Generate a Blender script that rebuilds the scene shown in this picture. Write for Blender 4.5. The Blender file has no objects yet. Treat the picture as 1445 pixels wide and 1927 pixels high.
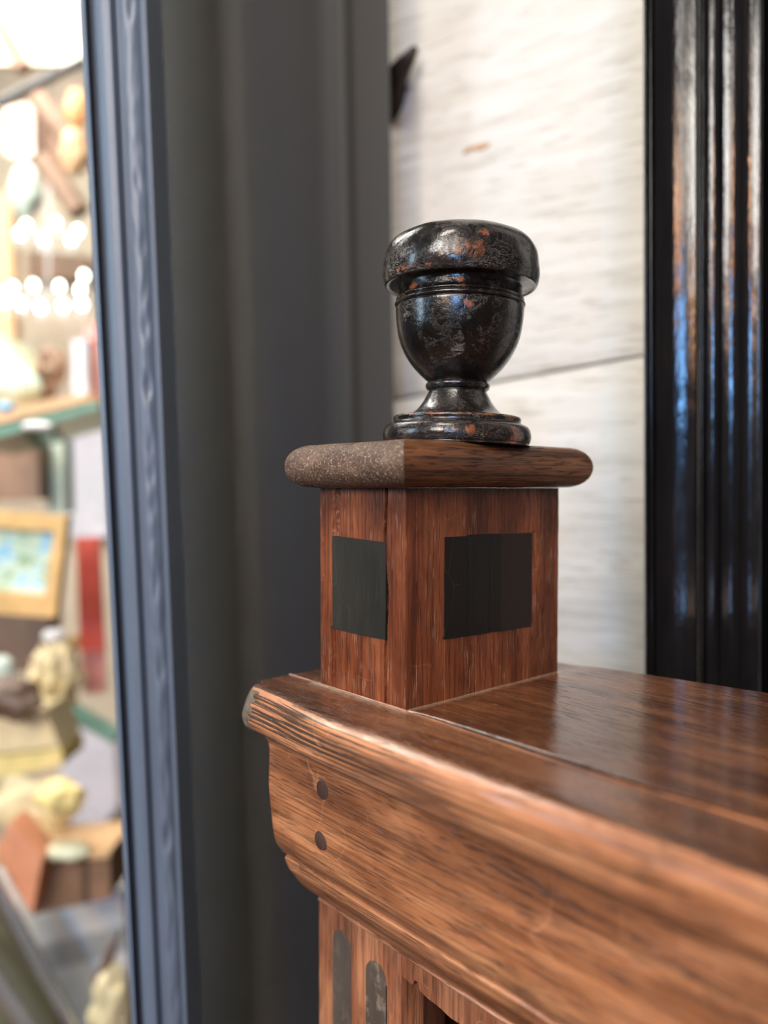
import bpy, bmesh, math, random
from mathutils import Vector, Matrix, noise
R = math.radians
random.seed(7)
scn = bpy.context.scene
C = scn.collection

# ------------------------------------------------------------------ camera
F, CX, CY, HY = 1478.0, 722.5, 963.5, 915.0
pitch = math.atan((CY - HY) / F)
CAM = Vector((0, 0, 1.5))
fw = Vector((0, math.cos(pitch), -math.sin(pitch)))
up = Vector((0, math.sin(pitch), math.cos(pitch)))
rt = Vector((1, 0, 0))
cd = bpy.data.cameras.new('camera'); cam = bpy.data.objects.new('camera', cd); C.objects.link(cam)
cam.location = CAM; cam.rotation_euler = (R(90) - pitch, 0, 0)
cd.sensor_fit = 'VERTICAL'; cd.sensor_height = 24.0; cd.lens = 24.0 * F / 1927.0
cd.clip_start = 0.01
cd.dof.use_dof = True; cd.dof.focus_distance = 0.338; cd.dof.aperture_fstop = 2.35
scn.camera = cam

# ------------------------------------------------------------------ colour management, world, lights
vs = scn.view_settings
scn.display_settings.display_device = 'sRGB'
vs.view_transform = 'Standard'; vs.look = 'None'; vs.gamma = 1.0; vs.use_curve_mapping = False
vs.exposure = 0.0
wd = bpy.data.worlds.new('world'); scn.world = wd; wd.use_nodes = True
wn = wd.node_tree.nodes; wl = wd.node_tree.links
bg = wn['Background']
tc = wn.new('ShaderNodeTexCoord'); sx = wn.new('ShaderNodeSeparateXYZ'); cr = wn.new('ShaderNodeValToRGB')
wl.new(tc.outputs['Generated'], sx.inputs[0])
mr = wn.new('ShaderNodeMapRange'); mr.inputs[1].default_value = -1; mr.inputs[2].default_value = 1
wl.new(sx.outputs['Z'], mr.inputs[0]); wl.new(mr.outputs[0], cr.inputs[0])
cr.color_ramp.elements[0].color = (0.10, 0.075, 0.055, 1); cr.color_ramp.elements[0].position = 0.3
cr.color_ramp.elements[1].color = (0.62, 0.60, 0.58, 1); cr.color_ramp.elements[1].position = 0.85
wl.new(cr.outputs[0], bg.inputs[0]); bg.inputs[1].default_value = 0.25

def area(name, loc, target, sx_, sy_, power, col, shape='RECTANGLE'):
    l = bpy.data.lights.new(name, 'AREA'); l.shape = shape; l.size = sx_; l.size_y = sy_
    l.energy = power; l.color = col
    o = bpy.data.objects.new(name, l); C.objects.link(o); o.location = loc
    d = Vector(target) - Vector(loc); o.rotation_euler = d.to_track_quat('-Z', 'Y').to_euler()
    return o
TG = (0.05, 0.35, 1.45)
area('shop_window_daylight', (-0.50, -2.6, 2.04), TG, 0.46, 0.42, 30, (0.20, 0.50, 1.0))
area('side_window_daylight', (-2.4, -0.1, 2.10), (-0.2, 0.5, 1.6), 0.45, 0.9, 20, (0.58, 0.80, 1.0))
area('ceiling_panel', (-1.45, -1.55, 2.62), TG, 0.9, 0.8, 41, (1.0, 0.975, 0.94))
area('ceiling_panel', (-1.2, -2.2, 2.85), TG, 0.9, 0.5, 20, (1.0, 0.90, 0.76))
area('wall_fill', (-0.40, -0.45, 2.75), (0.12, 0.62, 1.4), 0.5, 0.3, 15, (1.0, 0.90, 0.77))  # added fill lamp that lifts the shaded plank wall
area('ceiling_strip', (-0.32, -2.1, 2.94), TG, 0.16, 0.80, 9, (1.0, 0.96, 0.9))
area('warm_pendant', (-0.18, -2.4, 2.54), TG, 0.20, 0.46, 14, (1.0, 0.42, 0.12))
area('warm_pendant', (-1.35, -2.1, 2.2), TG, 0.14, 0.3, 7, (1.0, 0.42, 0.12))
for lx, ly, lz in ((-0.95, -1.3, 2.28), (-0.72, -1.5, 2.3), (-0.3, -1.5, 2.42), (0.05, -1.4, 2.3)):
    area('ceiling_spot', (lx, ly, lz), TG, 0.05, 0.05, 0.9, (1.0, 0.96, 0.9), 'DISK')

# ------------------------------------------------------------------ pixel helpers (the surveyed photo)
def ray(x, y): return fw + rt * ((x - CX) / F) - up * ((y - CY) / F)
def at(x, y, D): return CAM + ray(x, y) * D

# ------------------------------------------------------------------ node helpers
def mat(name):
    m = bpy.data.materials.new(name); m.use_nodes = True
    nt = m.node_tree; b = nt.nodes['Principled BSDF']
    return m, nt, b
def N(nt, typ, **kw):
    n = nt.nodes.new(typ)
    for k, v in kw.items():
        if k.startswith('i_'):
            key = k[2:]
            n.inputs[int(key) if key.isdigit() else key].default_value = v
        else: setattr(n, k, v)
    return n
def lk(nt, a, b): nt.links.new(a, b)
def coords(nt, scale=(1, 1, 1), rot=(0, 0, 0), loc=(0, 0, 0)):
    t = N(nt, 'ShaderNodeTexCoord'); m = N(nt, 'ShaderNodeMapping')
    m.inputs['Scale'].default_value = scale; m.inputs['Rotation'].default_value = rot; m.inputs['Location'].default_value = loc
    lk(nt, t.outputs['Object'], m.inputs[0]); return m.outputs[0]
def nz(nt, vec, scale=1, detail=4, rough=0.5, dist=0.0):
    n = N(nt, 'ShaderNodeTexNoise'); n.inputs['Scale'].default_value = scale; n.inputs['Detail'].default_value = detail
    n.inputs['Roughness'].default_value = rough; n.inputs['Distortion'].default_value = dist
    lk(nt, vec, n.inputs['Vector']); return n.outputs['Fac']
def ramp(nt, fac, stops, interp='LINEAR'):
    r = N(nt, 'ShaderNodeValToRGB'); r.color_ramp.interpolation = interp
    while len(r.color_ramp.elements) < len(stops): r.color_ramp.elements.new(0.5)
    for e, (p, c) in zip(r.color_ramp.elements, stops):
        e.position = p; e.color = (c, c, c, 1) if isinstance(c, (int, float)) else (*c, 1)
    lk(nt, fac, r.inputs[0]); return r.outputs[0]
def mix(nt, fac, a, b, mode='MIX'):
    n = N(nt, 'ShaderNodeMix', data_type='RGBA', blend_type=mode)
    if isinstance(fac, (int, float)): n.inputs[0].default_value = fac
    else: lk(nt, fac, n.inputs[0])
    for i, v in ((6, a), (7, b)):
        if isinstance(v, tuple): n.inputs[i].default_value = (*v, 1)
        else: lk(nt, v, n.inputs[i])
    return n.outputs[2]
def mth(nt, op, a, b=0.0, clamp=False):
    n = N(nt, 'ShaderNodeMath', operation=op, use_clamp=clamp)
    for i, v in ((0, a), (1, b)):
        if isinstance(v, (int, float)): n.inputs[i].default_value = v
        else: lk(nt, v, n.inputs[i])
    return n.outputs[0]
def bump(nt, b, h, strength=0.3, dist=0.001):
    n = N(nt, 'ShaderNodeBump'); n.inputs['Strength'].default_value = strength; n.inputs['Distance'].default_value = dist
    lk(nt, h, n.inputs['Height']); lk(nt, n.outputs[0], b.inputs['Normal'])
def srgb(r, g, b):
    f = lambda c: (c / 255 / 12.92) if c / 255 <= 0.04045 else ((c / 255 + 0.055) / 1.055) ** 2.4
    return (f(r), f(g), f(b))

# grain: which axis the fibres run along
def axis_scale(ax, along, across):
    s = [across] * 3; s['xyz'.index(ax)] = along; return tuple(s)

def oak(name, ax, dark, mid, light, rough=0.38, pore=0.55, ring=0.5, coat=0.25, fleck=0.0, bumpd=0.0004, tilt=(0, 0, 0),
        across=1.0, greyline=0.0, scratch=0.25, lightpore=0.0, stain=None, squash=1.0):
    def axis_scale(ax, along, across):      # squash: growth layers lie flat, so the figure hardly changes across the board's depth
        q = [across, across * squash, across]; q['xyz'.index(ax)] = along; return tuple(q)
    m, nt, b = mat(name)
    big = nz(nt, coords(nt, axis_scale(ax, 7, 60), tilt), 1, 5, 0.6, 0.4)
    blot = nz(nt, coords(nt, axis_scale(ax, 22, 40), tilt, (3, 1, 2)), 1, 4, 0.55)
    rings = nz(nt, coords(nt, axis_scale(ax, 13, 620 * across), tilt), 1, 3, 0.6, 0.25)
    pores = nz(nt, coords(nt, axis_scale(ax, 85, 1150 * across), tilt), 1, 2, 0.5, 0.1)
    fine = nz(nt, coords(nt, axis_scale(ax, 200, 2600), tilt), 1, 2, 0.6)
    col = ramp(nt, big, [(0.34, dark), (0.5, mid), (0.66, light)])
    col = mix(nt, ramp(nt, blot, [(0.52, 0.0), (0.68, 0.55)]), col, light)
    col = mix(nt, ramp(nt, blot, [(0.32, 0.65), (0.46, 0.0)]), col, dark)
    rr = ramp(nt, rings, [(0.36, 1.0 - ring), (0.5, 1.0), (0.64, 1.0 + 0.28 * ring)])
    col = mix(nt, 1.0, col, rr, 'MULTIPLY')
    pp = ramp(nt, pores, [(0.36, 1.0), (0.45, 0.0)])
    pf = mth(nt, 'MULTIPLY', pp, ramp(nt, blot, [(0.36, 1.0), (0.62, 0.25)]))
    col = mix(nt, mth(nt, 'MULTIPLY', pf, pore), col, tuple(c * 0.22 for c in dark))
    if lightpore:
        lp = ramp(nt, nz(nt, coords(nt, axis_scale(ax, 95, 1900), tilt, (7, 3, 5)), 1, 2, 0.5), [(0.60, 0.0), (0.66, 1.0)])
        lp = mth(nt, 'MULTIPLY', lp, ramp(nt, nz(nt, coords(nt, axis_scale(ax, 25, 90), tilt, (1, 3, 5)), 1, 3), [(0.47, 0.0), (0.62, lightpore)]))
        col = mix(nt, lp, col, srgb(166, 132, 108))
    if greyline:
        g = ramp(nt, nz(nt, coords(nt, axis_scale(ax, 6, 900), (0, 0, 0), (1, 8, 2)), 1, 1, 0.4, 0.0), [(0.44, 0.9), (0.475, 0.0)])
        tcn = N(nt, 'ShaderNodeTexCoord'); sp = N(nt, 'ShaderNodeSeparateXYZ'); lk(nt, tcn.outputs['Object'], sp.inputs[0])
        zz = ramp(nt, mth(nt, 'MULTIPLY', sp.outputs['Z'], -40.0), [(0.0, 1.0), (0.8, 1.0), (1.0, 0.0)])
        xx = ramp(nt, mth(nt, 'ADD', mth(nt, 'MULTIPLY', sp.outputs['X'], 4.0), 0.4), [(0.4, 1.0), (0.95, 0.1)])
        gg = mth(nt, 'MULTIPLY', mth(nt, 'MULTIPLY', g, zz), mth(nt, 'MULTIPLY', xx, greyline))
        pk = ramp(nt, nz(nt, coords(nt, axis_scale(ax, 7, 420), tilt, (4, 2, 2)), 1, 1, 0.5), [(0.5, 0.0), (0.62, 0.4)])
        col = mix(nt, mth(nt, 'MULTIPLY', pk, mth(nt, 'MULTIPLY', zz, xx)), col, srgb(196, 142, 112))
        col = mix(nt, gg, col, srgb(56, 45, 38))
    if fleck:
        f = ramp(nt, nz(nt, coords(nt, axis_scale(ax, 160, 420), tilt, (5, 5, 5)), 1, 2, 0.5), [(0.64, 0.0), (0.70, 1.0)])
        f = mth(nt, 'MULTIPLY', f, ramp(nt, blot, [(0.45, 0.0), (0.6, fleck)]))
        col = mix(nt, f, col, tuple(min(1, c * 1.6 + 0.03) for c in light))
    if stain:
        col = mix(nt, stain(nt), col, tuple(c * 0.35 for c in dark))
    if scratch:
        s = ramp(nt, nz(nt, coords(nt, (26, 22, 24), (0.5, 0.3, 0.9)), 1, 1.5, 0.4), [(0.4965, 0.0), (0.5, 1.0), (0.5035, 0.0)])
        s = mth(nt, 'MULTIPLY', s, ramp(nt, nz(nt, coords(nt, (50, 50, 50), loc=(4, 2, 9)), 1, 3), [(0.52, 0.0), (0.60, scratch)]))
        col = mix(nt, s, col, tuple(min(1, c * 1.7 + 0.06) for c in light))
    lk(nt, col, b.inputs['Base Color'])
    rg = mth(nt, 'ADD', ramp(nt, blot, [(0.3, rough - 0.08), (0.7, rough + 0.08)]), mth(nt, 'MULTIPLY', pf, 0.25))
    lk(nt, rg, b.inputs['Roughness'])
    b.inputs['Coat Weight'].default_value = coat; b.inputs['Coat Roughness'].default_value = 0.14
    h = mth(nt, 'SUBTRACT', mth(nt, 'ADD', mth(nt, 'MULTIPLY', rings, 0.8), mth(nt, 'MULTIPLY', fine, 0.3)), mth(nt, 'MULTIPLY', pp, 0.5))
    bump(nt, b, h, 0.8, bumpd)
    return m, nt, b, col

def add_dust_round(m, nt, b, col, x0, x1, y0, y1, w=0.005, amt=0.9):
    """grey dust gathered in a line round the foot of the block (a rectangle in the part's own coordinates)"""
    t = N(nt, 'ShaderNodeTexCoord'); s = N(nt, 'ShaderNodeSeparateXYZ'); lk(nt, t.outputs['Object'], s.inputs[0])
    dx = mth(nt, 'SUBTRACT', mth(nt, 'ABSOLUTE', mth(nt, 'SUBTRACT', s.outputs['X'], (x0 + x1) / 2)), (x1 - x0) / 2)
    dy = mth(nt, 'SUBTRACT', mth(nt, 'ABSOLUTE', mth(nt, 'SUBTRACT', s.outputs['Y'], (y0 + y1) / 2)), (y1 - y0) / 2)
    d = mth(nt, 'MAXIMUM', dx, dy)
    d = mth(nt, 'ADD', d, mth(nt, 'MULTIPLY', mth(nt, 'SUBTRACT', nz(nt, coords(nt, (230, 230, 230)), 1, 5, 0.7), 0.5), w * 1.6))
    f = ramp(nt, mth(nt, 'DIVIDE', d, w), [(0.0, amt), (0.4, amt * 0.7), (1.0, 0.0)])
    gr = ramp(nt, nz(nt, coords(nt, (1300, 1300, 1300)), 1, 3, 0.8), [(0.36, 0.35), (0.55, 1.0)])
    c2 = mix(nt, mth(nt, 'MULTIPLY', f, gr), col, srgb(158, 138, 118))
    lk(nt, c2, b.inputs['Base Color'])

M = {}
M['cornice'] = oak('oak_cornice', 'x', srgb(114, 69, 42), srgb(158, 101, 65), srgb(190, 131, 88), 0.34, 0.8, 0.40, 0.22, tilt=(0, R(-2.5), R(1)), greyline=1.0, bumpd=0.0005, squash=0.12)[0]
TOPC = (srgb(70, 42, 26), srgb(98, 60, 38), srgb(124, 82, 52))
_t = oak('oak_top', 'x', *TOPC, 0.18, 0.8, 0.45, 0.35, fleck=0.4, tilt=(0, 0, R(-6)), bumpd=0.0003, across=0.8)
M['top'] = _t[0]; add_dust_round(*_t, -0.0577, 0.0, 0.0, 0.1033)
_t = oak('oak_front_board', 'x', *TOPC, 0.24, 0.8, 0.5, 0.35, fleck=0.3, tilt=(0, 0, R(2)), bumpd=0.0003)
M['front_top'] = _t[0]; add_dust_round(*_t, -0.0577, 0.0, 0.0, 0.1033, 0.006)
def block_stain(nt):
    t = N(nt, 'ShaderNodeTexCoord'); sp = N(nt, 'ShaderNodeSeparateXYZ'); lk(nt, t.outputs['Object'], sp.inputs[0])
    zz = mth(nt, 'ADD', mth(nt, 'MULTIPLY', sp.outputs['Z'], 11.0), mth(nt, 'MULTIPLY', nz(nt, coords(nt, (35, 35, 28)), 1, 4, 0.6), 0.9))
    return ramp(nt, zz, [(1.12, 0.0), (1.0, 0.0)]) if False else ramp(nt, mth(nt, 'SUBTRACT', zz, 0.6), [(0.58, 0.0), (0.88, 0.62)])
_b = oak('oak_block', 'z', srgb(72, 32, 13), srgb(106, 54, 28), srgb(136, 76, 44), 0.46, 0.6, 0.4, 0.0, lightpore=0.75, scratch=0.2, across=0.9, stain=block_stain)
M['block'] = _b[0]; _b[2].inputs['Specular IOR Level'].default_value = 0.28
M['cap'] = oak('oak_cap', 'y', srgb(72, 42, 23), srgb(110, 68, 39), srgb(140, 92, 56), 0.42, 0.9, 0.6, 0.0, bumpd=0.0007)[0]
M['cap'].node_tree.nodes['Principled BSDF'].inputs['Specular IOR Level'].default_value = 0.35
M['stile'] = oak('oak_stile', 'z', srgb(110, 66, 44), srgb(144, 90, 60), srgb(168, 112, 78), 0.45, 0.5, 0.35, 0.1, scratch=0.25)[0]
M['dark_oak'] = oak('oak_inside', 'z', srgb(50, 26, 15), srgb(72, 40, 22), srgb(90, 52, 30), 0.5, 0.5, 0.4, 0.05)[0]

# end grain of the cap: rough, dusty
m, nt, b = mat('oak_end_grain')
n1 = nz(nt, coords(nt, (900, 900, 1100)), 1, 4, 0.75); n2 = nz(nt, coords(nt, (60, 40, 120)), 1, 4, 0.6)
n3 = nz(nt, coords(nt, (750, 200, 180), (0, R(35), 0)), 1, 3, 0.6)
c = ramp(nt, n2, [(0.3, srgb(60, 40, 27)), (0.55, srgb(84, 60, 43)), (0.75, srgb(112, 88, 68))])
c = mix(nt, ramp(nt, n1, [(0.55, 0.0), (0.68, 0.75)]), c, srgb(196, 178, 156))
c = mix(nt, ramp(nt, n1, [(0.34, 0.7), (0.45, 0.0)]), c, srgb(48, 32, 22))
lk(nt, c, b.inputs['Base Color']); b.inputs['Roughness'].default_value = 0.52
bump(nt, b, mth(nt, 'ADD', n1, n3), 0.7, 0.0006); M['endgrain'] = m

def ebony(name, base, rough=0.35, cloud=0.0):
    m, nt, b = mat(name)
    a = nz(nt, coords(nt, (60, 60, 14)), 1, 5, 0.6); f = nz(nt, coords(nt, (1200, 1200, 70)), 1, 3, 0.5)
    c = ramp(nt, a, [(0.3, tuple(v * 0.75 for v in base)), (0.7, tuple(v * 1.35 for v in base))])
    c = mix(nt, ramp(nt, f, [(0.62, 0.0), (0.75, 0.35)]), c, tuple(v * 2.6 + 0.01 for v in base))
    if cloud:
        q = ramp(nt, nz(nt, coords(nt, (150, 150, 110)), 1, 5, 0.7, 0.5), [(0.5, 0.0), (0.7, cloud)])
        c = mix(nt, q, c, srgb(150, 132, 116))
    sc = N(nt, 'ShaderNodeTexVoronoi', feature='DISTANCE_TO_EDGE'); sc.inputs['Scale'].default_value = 1
    lk(nt, coords(nt, (60, 60, 30), (0.2, 0.6, 0.3)), sc.inputs['Vector'])
    s = mth(nt, 'MULTIPLY', ramp(nt, sc.outputs['Distance'], [(0.0, 0.25), (0.006, 0.0)]), ramp(nt, a, [(0.5, 0.0), (0.6, 0.7)]))
    c = mix(nt, s, c, srgb(120, 104, 90))
    lk(nt, c, b.inputs['Base Color'])
    lk(nt, ramp(nt, a, [(0.3, rough - 0.05), (0.7, rough + 0.15)]), b.inputs['Roughness'])
    b.inputs['Specular IOR Level'].default_value = 0.22
    bump(nt, b, mth(nt, 'ADD', f, a), 0.25, 0.0003); return m
M['ebony_left'] = ebony('ebony_inlay_greyish', srgb(38, 36, 31), 0.46)
M['ebony_right'] = ebony('ebony_inlay', srgb(20, 16, 14), 0.42)
M['ebony_brown'] = ebony('ebony_inlay_brown', srgb(33, 23, 19), 0.42)
M['ebony_flute'] = ebony('ebony_flute', srgb(74, 66, 58), 0.5, cloud=0.25)
M['ebony_flute_worn'] = ebony('ebony_flute_worn', srgb(76, 66, 57), 0.5, cloud=0.8)
M['peg'] = ebony('peg_dark', srgb(66, 48, 42), 0.45)

# finial: ebonised turned wood, worn through to orange wood on edges
m, nt, b = mat('ebonised_finial')
t = N(nt, 'ShaderNodeTexCoord'); s = N(nt, 'ShaderNodeSeparateXYZ'); lk(nt, t.outputs['Object'], s.inputs[0])
ns = nz(nt, coords(nt, (70, 70, 55)), 1, 5, 0.65, 0.4); nf = nz(nt, coords(nt, (260, 260, 240)), 1, 4, 0.7)
cr_ = nz(nt, coords(nt, (150, 150, 420), (0.5, 0.3, 0)), 1, 5, 0.75, 1.6)
base = ramp(nt, ns, [(0.3, srgb(12, 10, 9)), (0.55, srgb(20, 15, 13)), (0.78, srgb(38, 26, 21))])
crk = ramp(nt, cr_, [(0.475, 0.0), (0.495, 0.55), (0.505, 0.55), (0.525, 0.0)])
crk = mth(nt, 'MULTIPLY', crk, ramp(nt, ns, [(0.45, 0.0), (0.6, 1.0)]))
base = mix(nt, mth(nt, 'MULTIPLY', crk, 0.6), base, srgb(104, 84, 72))
# wear along the turned ridges: ring heights in the finial's own coordinates
z = s.outputs['Z']; wear = None
for zc, wd_, am in ((0.0035, 0.0030, 0.25), (0.0128, 0.0010, 0.75), (0.0280, 0.0009, 0.4), (0.0668, 0.0008, 0.55), (0.0755, 0.0012, 0.35), (0.0965, 0.002, 0.3)):
    w = mth(nt, 'MULTIPLY', mth(nt, 'SUBTRACT', 1.0, mth(nt, 'DIVIDE', mth(nt, 'ABSOLUTE', mth(nt, 'SUBTRACT', z, zc)), wd_), True), am)
    wear = w if wear is None else mth(nt, 'MAXIMUM', wear, w)
wm = ramp(nt, mth(nt, 'ADD', mth(nt, 'MULTIPLY', wear, 0.26), ramp(nt, mth(nt, 'ADD', mth(nt, 'MULTIPLY', ns, 0.6), mth(nt, 'MULTIPLY', nf, 0.4)), [(0.0, 0.0), (1.0, 1.0)])), [(0.64, 0.0), (0.70, 1.0)])
pm = None
for (px_, py_, pz_), pr in (((0.0284, -0.0214, 0.0815), 0.0050), ((0.0310, -0.0180, 0.0885), 0.0028), ((-0.0018, -0.0284, 0.0690), 0.0030), ((0.0190, -0.0210, 0.0700), 0.0030), ((0.0225, -0.0190, 0.0600), 0.0026), ((0.0270, -0.0200, 0.0055), 0.0032), ((0.0330, 0.0010, 0.0040), 0.0060)):
    dn = N(nt, 'ShaderNodeVectorMath', operation='DISTANCE'); dn.inputs[1].default_value = (px_, py_, pz_); lk(nt, t.outputs['Object'], dn.inputs[0])
    q = mth(nt, 'SUBTRACT', 1.0, mth(nt, 'DIVIDE', dn.outputs['Value'], pr)); q = mth(nt, 'ADD', q, mth(nt, 'MULTIPLY', mth(nt, 'SUBTRACT', nf, 0.5), 3.0))
    pm = q if pm is None else mth(nt, 'MAXIMUM', pm, q)
wm = mth(nt, 'MAXIMUM', wm, ramp(nt, pm, [(0.25, 0.0), (0.8, 0.8)]))
base = mix(nt, wm, base, mix(nt, nf, srgb(66, 36, 22), srgb(158, 92, 56)))
lk(nt, base, b.inputs['Base Color'])
lk(nt, ramp(nt, nf, [(0.3, 0.14), (0.7, 0.32)]), b.inputs['Roughness'])
b.inputs['Coat Weight'].default_value = 0.35; b.inputs['Coat Roughness'].default_value = 0.15
bump(nt, b, mth(nt, 'ADD', mth(nt, 'MULTIPLY', nf, 0.7), mth(nt, 'ADD', ns, crk)), 0.5, 0.0009)
M['finial'] = m

# background materials

def paint(name, col, rough=0.5, var=0.12, sc=(8, 8, 3), bd=0.0, spec=0.3):
    m, nt, b = mat(name)
    a = nz(nt, coords(nt, sc), 1, 5, 0.6)
    c = ramp(nt, a, [(0.3, tuple(v * (1 - var) for v in col)), (0.7, tuple(min(1, v * (1 + var)) for v in col))])
    lk(nt, c, b.inputs['Base Color']); b.inputs['Roughness'].default_value = rough
    b.inputs['Specular IOR Level'].default_value = spec
    if bd: bump(nt, b, nz(nt, coords(nt, (120, 120, 60)), 1, 4, 0.6), 0.4, bd)
    return m
M['charcoal'] = paint('charcoal_paint', srgb(50, 49, 46), 0.6, 0.08)
M['slate'] = paint('slate_paint', srgb(90, 102, 118), 0.46, 0.10, (40, 40, 10), 0.0008, 0.5)
# whitewashed planks
m, nt, b = mat('whitewashed_plank')
g1 = nz(nt, coords(nt, (7, 60, 60), (0, R(-6), 0)), 1, 6, 0.65, 0.6); g2 = nz(nt, coords(nt, (26, 300, 300), (0, R(-6), 0)), 1, 4, 0.65, 0.4)
g3 = nz(nt, coords(nt, (16, 16, 26)), 1, 3, 0.5)
c = ramp(nt, g1, [(0.30, srgb(166, 161, 150)), (0.42, srgb(196, 193, 186)), (0.7, srgb(208, 207, 203))])
c = mix(nt, ramp(nt, g2, [(0.32, 0.6), (0.46, 0.0)]), c, srgb(146, 138, 124))
c = mix(nt, mth(nt, 'MULTIPLY', ramp(nt, g3, [(0.26, 1.0), (0.36, 0.0)]), ramp(nt, g2, [(0.42, 0.9), (0.6, 0.1)])), c, srgb(168, 152, 134))
lk(nt, c, b.inputs['Base Color']); b.inputs['Roughness'].default_value = 0.6
bump(nt, b, mth(nt, 'ADD', g1, mth(nt, 'MULTIPLY', g2, 0.6)), 0.8, 0.0018); M['plank'] = m
M['knot'] = paint('orange_knot', srgb(176, 136, 96), 0.6, 0.2, (90, 90, 90))
# lacquered black
m, nt, b = mat('black_lacquer')
a = nz(nt, coords(nt, (60, 60, 9)), 1, 5, 0.65); f = nz(nt, coords(nt, (420, 420, 120)), 1, 3, 0.6)
c = ramp(nt, a, [(0.35, srgb(12, 12, 14)), (0.6, srgb(22, 20, 21)), (0.8, srgb(40, 30, 26))])
lk(nt, c, b.inputs['Base Color']); lk(nt, ramp(nt, a, [(0.3, 0.11), (0.7, 0.22)]), b.inputs['Roughness'])
bump(nt, b, mth(nt, 'ADD', a, mth(nt, 'MULTIPLY', f, 0.5)), 0.4, 0.0008); M['lacquer'] = m
def plain(name, col, rough=0.5, metal=0.0, em=None, es=0.0, trans=0.0):
    m, nt, b = mat(name)
    a = nz(nt, coords(nt, (30, 30, 30)), 1, 3)
    lk(nt, ramp(nt, a, [(0.3, tuple(v * 0.88 for v in col)), (0.7, tuple(min(1, v * 1.1) for v in col))]), b.inputs['Base Color'])
    b.inputs['Roughness'].default_value = rough; b.inputs['Metallic'].default_value = metal
    b.inputs['Transmission Weight'].default_value = trans
    if em: b.inputs['Emission Color'].default_value = (*em, 1); b.inputs['Emission Strength'].default_value = es
    return m
M['bulb'] = plain('lit_bulb', (1, 1, 1), 0.3, em=(0.93, 1.0, 0.86), es=26)
M['glass'] = plain('clear_glass', (0.92, 0.98, 0.95), 0.02, trans=1.0); M['glass'].node_tree.nodes['Principled BSDF'].inputs['IOR'].default_value = 1.05
M['shelf_glass'] = plain('green_glass', srgb(150, 196, 180), 0.1, trans=0.5)
for k, c_ in dict(beige=(214, 196, 168), white=(232, 232, 234), cream=(226, 206, 158), yellow=(236, 212, 132), brown=(120, 84, 60), dkbrown=(74, 52, 40),
                  tan=(206, 160, 112), orange=(240, 168, 98), terracotta=(226, 140, 100), red=(230, 92, 76), pink=(230, 138, 130), sage=(206, 212, 180),
                  mint=(200, 222, 208), grey=(178, 180, 184), olive=(70, 72, 52), blue=(110, 176, 220), black=(34, 34, 36), rose=(222, 196, 184), lilac=(214, 212, 226)).items():
    M[k] = plain(k + '_finish', srgb(*[v_ * 0.8 + h_ * 0.2 if k not in ('black', 'red') else v_ for v_, h_ in zip(c_, (216, 200, 184))]), 0.5)  # colours mixed paler to imitate haze reflected off the window glass

M['gold'] = plain('gilt', srgb(220, 178, 118), 0.45, 0.1)
M['chrome'] = plain('brushed_chrome', (0.8, 0.8, 0.82), 0.25, 0.9)
# the little landscape print in the gilt frame
m, nt, b = mat('landscape_print')
a = nz(nt, coords(nt, (22, 22, 22)), 1, 4, 0.6, 0.5)
lk(nt, ramp(nt, a, [(0.35, srgb(112, 150, 110)), (0.47, srgb(206, 222, 200)), (0.55, srgb(150, 200, 228)), (0.7, srgb(96, 166, 214))]), b.inputs['Base Color'])
M['print'] = m

# ------------------------------------------------------------------ mesh helpers
def obj(name, verts, faces, m, parent=None, smooth=40, mats=None, fm=None):
    me = bpy.data.meshes.new(name); me.from_pydata([tuple(v) for v in verts], [], faces); me.validate()
    bm = bmesh.new(); bm.from_mesh(me); bmesh.ops.recalc_face_normals(bm, faces=bm.faces); bm.to_mesh(me); bm.free()
    for mm in (mats or [m]): me.materials.append(mm)
    if fm:
        for p, i in zip(me.polygons, fm): p.material_index = i
    if smooth:
        for p in me.polygons: p.use_smooth = True
        me.set_sharp_from_angle(angle=R(smooth))
    o = bpy.data.objects.new(name, me); C.objects.link(o); o.parent = parent
    return o
def tag(o, label, cat, group=None, kind=None):
    if label: o['label'] = label
    if cat: o['category'] = cat
    if group: o['group'] = group
    if kind: o['kind'] = kind
    return o
def empty(name, loc, rotz=0.0, parent=None):
    o = bpy.data.objects.new(name, None); C.objects.link(o); o.location = loc; o.rotation_euler = (0, 0, rotz)
    o.empty_display_size = 0.02; o.parent = parent; return o
def grid(nu, nv, fn):
    """nu x nv grid of fn(i, j) -> verts, faces"""
    v = [fn(i, j) for i in range(nu) for j in range(nv)]
    f = [(i * nv + j, (i + 1) * nv + j, (i + 1) * nv + j + 1, i * nv + j + 1) for i in range(nu - 1) for j in range(nv - 1)]
    return v, f
def sweep_closed(rings):
    """rings: list of equal-length closed loops; joined and capped"""
    n = len(rings[0]); v = [p for r in rings for p in r]; f = []
    for i in range(len(rings) - 1):
        for j in range(n):
            k = (j + 1) % n
            f.append((i * n + j, i * n + k, (i + 1) * n + k, (i + 1) * n + j))
    f.append(tuple(range(n - 1, -1, -1))); f.append(tuple((len(rings) - 1) * n + j for j in range(n)))
    return v, f
def rbox(x0, x1, y0, y1, z0, z1, r=0.001, seg=2):
    bm = bmesh.new(); bmesh.ops.create_cube(bm, size=1)
    for v in bm.verts: v.co = Vector(((x0 + x1) / 2 + v.co.x * (x1 - x0), (y0 + y1) / 2 + v.co.y * (y1 - y0), (z0 + z1) / 2 + v.co.z * (z1 - z0)))
    if r: bmesh.ops.bevel(bm, geom=bm.edges[:], offset=r, segments=seg, affect='EDGES', profile=0.5)
    v = [p.co.copy() for p in bm.verts]; bm.verts.index_update(); f = [tuple(q.index for q in p.verts) for p in bm.faces]; bm.free()
    return v, f
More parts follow.
